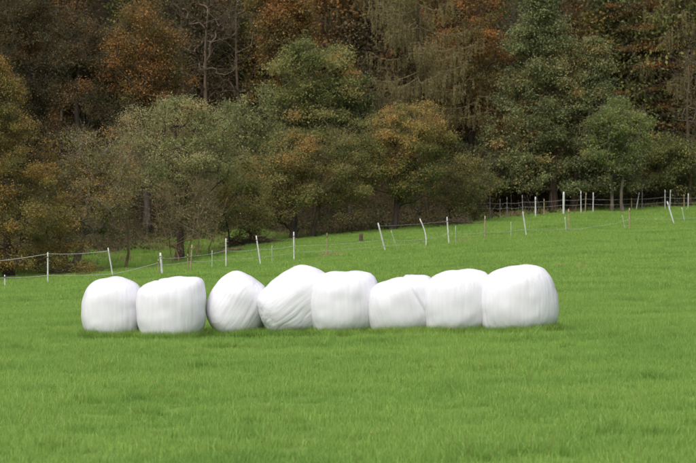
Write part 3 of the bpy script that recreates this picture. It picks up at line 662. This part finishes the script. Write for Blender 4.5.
# ------------------------------------------------------------------ grass
GM = grass_material('grass_blades', (.175, .285, .052), (.288, .455, .094), (.375, .54, .14), .45)
STRAW = grass_material('dry_grass_blades', (.30, .24, .12), (.42, .34, .18), (.52, .43, .24))
hid = bpy.data.collections.new('grass_sources'); 
def tuft(name, n, rad, h, w, seed, mat, lean=.45, straw=.03):
    lr = np.random.default_rng(seed); r = rad * np.sqrt(lr.random(n)); a = lr.random(n) * 6.283
    B = np.stack([r * np.cos(a), r * np.sin(a), np.full(n, -.02)], -1)
    th = lr.random(n) * 6.283; side = np.stack([np.cos(th), np.sin(th), np.zeros(n)], -1)
    ln = lr.random(n) * 6.283; ld = np.stack([np.cos(ln), np.sin(ln), np.zeros(n)], -1) * (lean * np.abs(lr.normal(size=n)))[:, None]
    H = (h * (.55 + .7 * lr.random(n)))[:, None]; W = (w * (.7 + .6 * lr.random(n)))[:, None]
    p1 = B + ld * H * .35 + [0, 0, 1] * H * .55; p2 = B + ld * H * 1.0 + [0, 0, 1] * H * np.sqrt(np.maximum(.25, 1 - .4 * (ld ** 2).sum(1)))[:, None]
    v = np.stack([B - side * W / 2, B + side * W / 2, p1 + side * W * .42, p1 - side * W * .42, p2], 1).reshape(-1, 3)
    k = np.arange(n)[:, None] * 5
    tn = np.clip(.48 + .2 * lr.normal(size=n), 0, .93); tn = np.where(lr.random(n) < straw, 1., tn)
    m = MB(); m.add(v, k + np.array([[0, 1, 2, 3]]), k + np.array([[3, 2, 4]]), tn)
    o = m.build(name, mat); COL.objects.unlink(o); return o
def scatter(name, label, P, sc, sources, cat='grass', rotz=None):
    coll = bpy.data.collections.new(name + '_source')
    for s_ in sources: coll.objects.link(s_)
    me = bpy.data.meshes.new(name); me.vertices.add(len(P)); me.vertices.foreach_set('co', P.astype(np.float32).ravel())
    a1 = me.attributes.new('sc', 'FLOAT', 'POINT'); a1.data.foreach_set('value', sc.astype(np.float32))
    a2 = me.attributes.new('rz', 'FLOAT_VECTOR', 'POINT')
    rz = np.stack([rng.normal(size=len(P)) * .05, rng.normal(size=len(P)) * .05, rng.random(len(P)) * 6.283], -1); a2.data.foreach_set('vector', rz.astype(np.float32).ravel())
    a3 = me.attributes.new('ix', 'INT', 'POINT'); a3.data.foreach_set('value', rng.integers(0, len(sources), len(P)).astype(np.int32))
    o = bpy.data.objects.new(name, me); COL.objects.link(o); tag(o, label, cat, kind='stuff')
    ng = bpy.data.node_groups.new(name, 'GeometryNodeTree'); ng.interface.new_socket('Geometry', in_out='INPUT', socket_type='NodeSocketGeometry'); ng.interface.new_socket('Geometry', in_out='OUTPUT', socket_type='NodeSocketGeometry')
    N = ng.nodes; L = ng.links; gi = N.new('NodeGroupInput'); go = N.new('NodeGroupOutput')
    ip = N.new('GeometryNodeInstanceOnPoints'); ci = N.new('GeometryNodeCollectionInfo'); ci.inputs['Collection'].default_value = coll; ci.inputs['Separate Children'].default_value = True; ci.inputs['Reset Children'].default_value = True
    def attr(nm, ty):
        q = N.new('GeometryNodeInputNamedAttribute'); q.data_type = ty; q.inputs[0].default_value = nm; return [x for x in q.outputs if x.enabled][0]
    L.new(gi.outputs[0], ip.inputs['Points']); L.new(ci.outputs[0], ip.inputs['Instance']); ip.inputs['Pick Instance'].default_value = True
    L.new(attr('ix', 'INT'), ip.inputs['Instance Index']); L.new(attr('rz', 'FLOAT_VECTOR'), ip.inputs['Rotation']); L.new(attr('sc', 'FLOAT'), ip.inputs['Scale'])
    L.new(ip.outputs[0], go.inputs[0])
    md = o.modifiers.new('scatter', 'NODES'); md.node_group = ng
    return o
def in_bale(x, y):
    r = np.zeros(len(x), bool)
    for cx, cy, w, _ in BALE_FOOT: r |= ((x - cx) / (w * .80)) ** 2 + ((y - cy) / .50) ** 2 < 1
    return r
def wedge(n, d0, d1, k=.235, add=1.5):
    y = np.sqrt(rng.random(n) * (d1 * d1 - d0 * d0) + d0 * d0); x = rng.uniform(-1, 1, n) * (k * y + add); return x, y
near = [tuft('tuft', 95, .20, .115, .0062, 300 + i, GM) for i in range(7)]
x, y = wedge(24000, 15, 62); k = ~in_bale(x, y); x, y = x[k], y[k]
sc = .95 + .16 * noise(x * .4, y * .5, 0, 71) + .16 * noise(x * 1.5, y * 1.5, 0, 72) + .10 * rng.normal(size=len(x))
# rougher, trampled strip just before the row of bales
sc *= 1 + .45 * np.exp(-((y - 39.3) / 1.3) ** 2) * noise(x * .9, y * 2.5, 0, 73)
scatter('meadow_grass', 'dense green meadow grass around and in front of the bales', np.stack([x, y, ground_z(x, y)], -1), np.clip(sc, .68, 1.6), near)
far = [tuft('tuft_far', 190, .55, .13, .014, 330 + i, GM) for i in range(5)]
x, y = wedge(15000, 58, 118, .23, 2)
u = x / y; k = y < D_e(u) + 2.5 + 9 * sstep(0, -.06, u) + 2 * noise(x * .4, y * .4, 0, 9); x, y = x[k], y[k]
sc = .9 + .35 * noise(x * .22, y * .35, 0, 74) + .25 * noise(x * .9, y * 1.2, 0, 75)
scatter('pasture_grass', 'short green pasture grass running up to the wood', np.stack([x, y, ground_z(x, y)], -1), np.clip(sc, .4, 1.7), far)
# uncut tufts against the feet of the bales
px_, py_ = [], []
for cx, cy, w, _ in BALE_FOOT:
    a = rng.uniform(math.pi * .93, math.pi * 2.07, 130); px_.append(cx + np.cos(a) * (w * (.84 + .12 * rng.random(130)))); py_.append(cy + np.sin(a) * (.52 + .22 * rng.random(130)))
x = np.concatenate(px_); y = np.concatenate(py_)
x2 = rng.uniform(-8, 9.5, 520); y2 = rng.normal(39.4, .8, 520); k = noise(x2 * .7, y2 * 1.2, 0, 77) > .1; x = np.concatenate([x, x2[k]]); y = np.concatenate([y, y2[k]])
cu = rng.uniform(-.2, .2, 90); cyy = rng.uniform(20, 75, 90); cu = np.repeat(cu * cyy, 6) + rng.normal(size=540) * .22; cyy = np.repeat(cyy, 6) + rng.normal(size=540) * .3
kb = ~in_bale(cu, cyy); x = np.concatenate([x, cu[kb]]); y = np.concatenate([y, cyy[kb]])
scatter('long_grass', 'longer uncut grass at the feet of the bales', np.stack([x, y, ground_z(x, y)], -1), rng.uniform(.45, 1.15, len(x)), [tuft('tuft_long', 110, .15, .235, .0065, 350 + i, GM, .6) for i in range(4)])
# rough uncut margin where the pasture meets the wood
u = rng.uniform(-.22, .22, 1000); off7 = 9 * sstep(0, -.06, u); y = D_e(u) + off7 * (.35 + .65 * rng.random(1000)) + np.abs(rng.normal(size=1000)) * 1.4 + .8; x = u * y; k = noise(x * .5, y * .5, 0, 81) > -.25; x, y = x[k], y[k]
rough = [tuft('tuft_rough', 70, .28, .34, .014, 380 + i, GM, .6, straw=.15) for i in range(3)] + [tuft('tuft_rough_dry', 60, .28, .38, .013, 390 + i, plain('dead_stalk_%d' % i, (.24, .18, .09), .8, .4), .6) for i in range(2)]
scatter('margin_grass', 'rough uncut grass and dead stalks along the foot of the wood', np.stack([x, y, ground_z(x, y)], -1), rng.uniform(.4, 1.2, len(x)), rough)
# straw patches in the pasture
c = []
for (qx, qy, n_, sx, sy) in ((330, 249, 7, .3, .35), (470, 238, 5, .6, .4), (590, 252, 3, 1, .5)):
    D = Df_px(qx) - max(0, (qy - np.interp(qx, _fx, _fy))) * 1.4; p0 = at(qx, qy, D); c.append(np.stack([p0[0] + rng.normal(size=n_) * sx, D + rng.normal(size=n_) * sy], -1))
c = np.vstack(c); scatter('dry_grass', 'bleached straw coloured tufts scattered in the pasture', np.stack([c[:, 0], c[:, 1], ground_z(c[:, 0], c[:, 1])], -1), rng.uniform(.6, 1.1, len(c)), [tuft('tuft_dry', 70, .25, .24, .012, 360 + i, STRAW, .7) for i in range(3)])
# fallen leaves
x, y = wedge(700, 17, 100, .2, 1); mL = MB(); Pz = np.stack([x, y, ground_z(x, y) + .085], -1); nr = rng.normal(size=(len(x), 3)) * .4; nr[:, 2] += 1
mL.leaves(Pz, .022 + .018 * rng.random(len(x)), nr, np.clip(.5 + .3 * rng.normal(size=len(x)), 0, 1), .7)
tag(mL.build('fallen_leaves', leaf_mat('leaf_fallen', [(.16, .09, .04), (.28, .17, .06), (.42, .30, .06)])), 'fallen yellow and brown leaves scattered over the grass', 'leaves', kind='stuff')
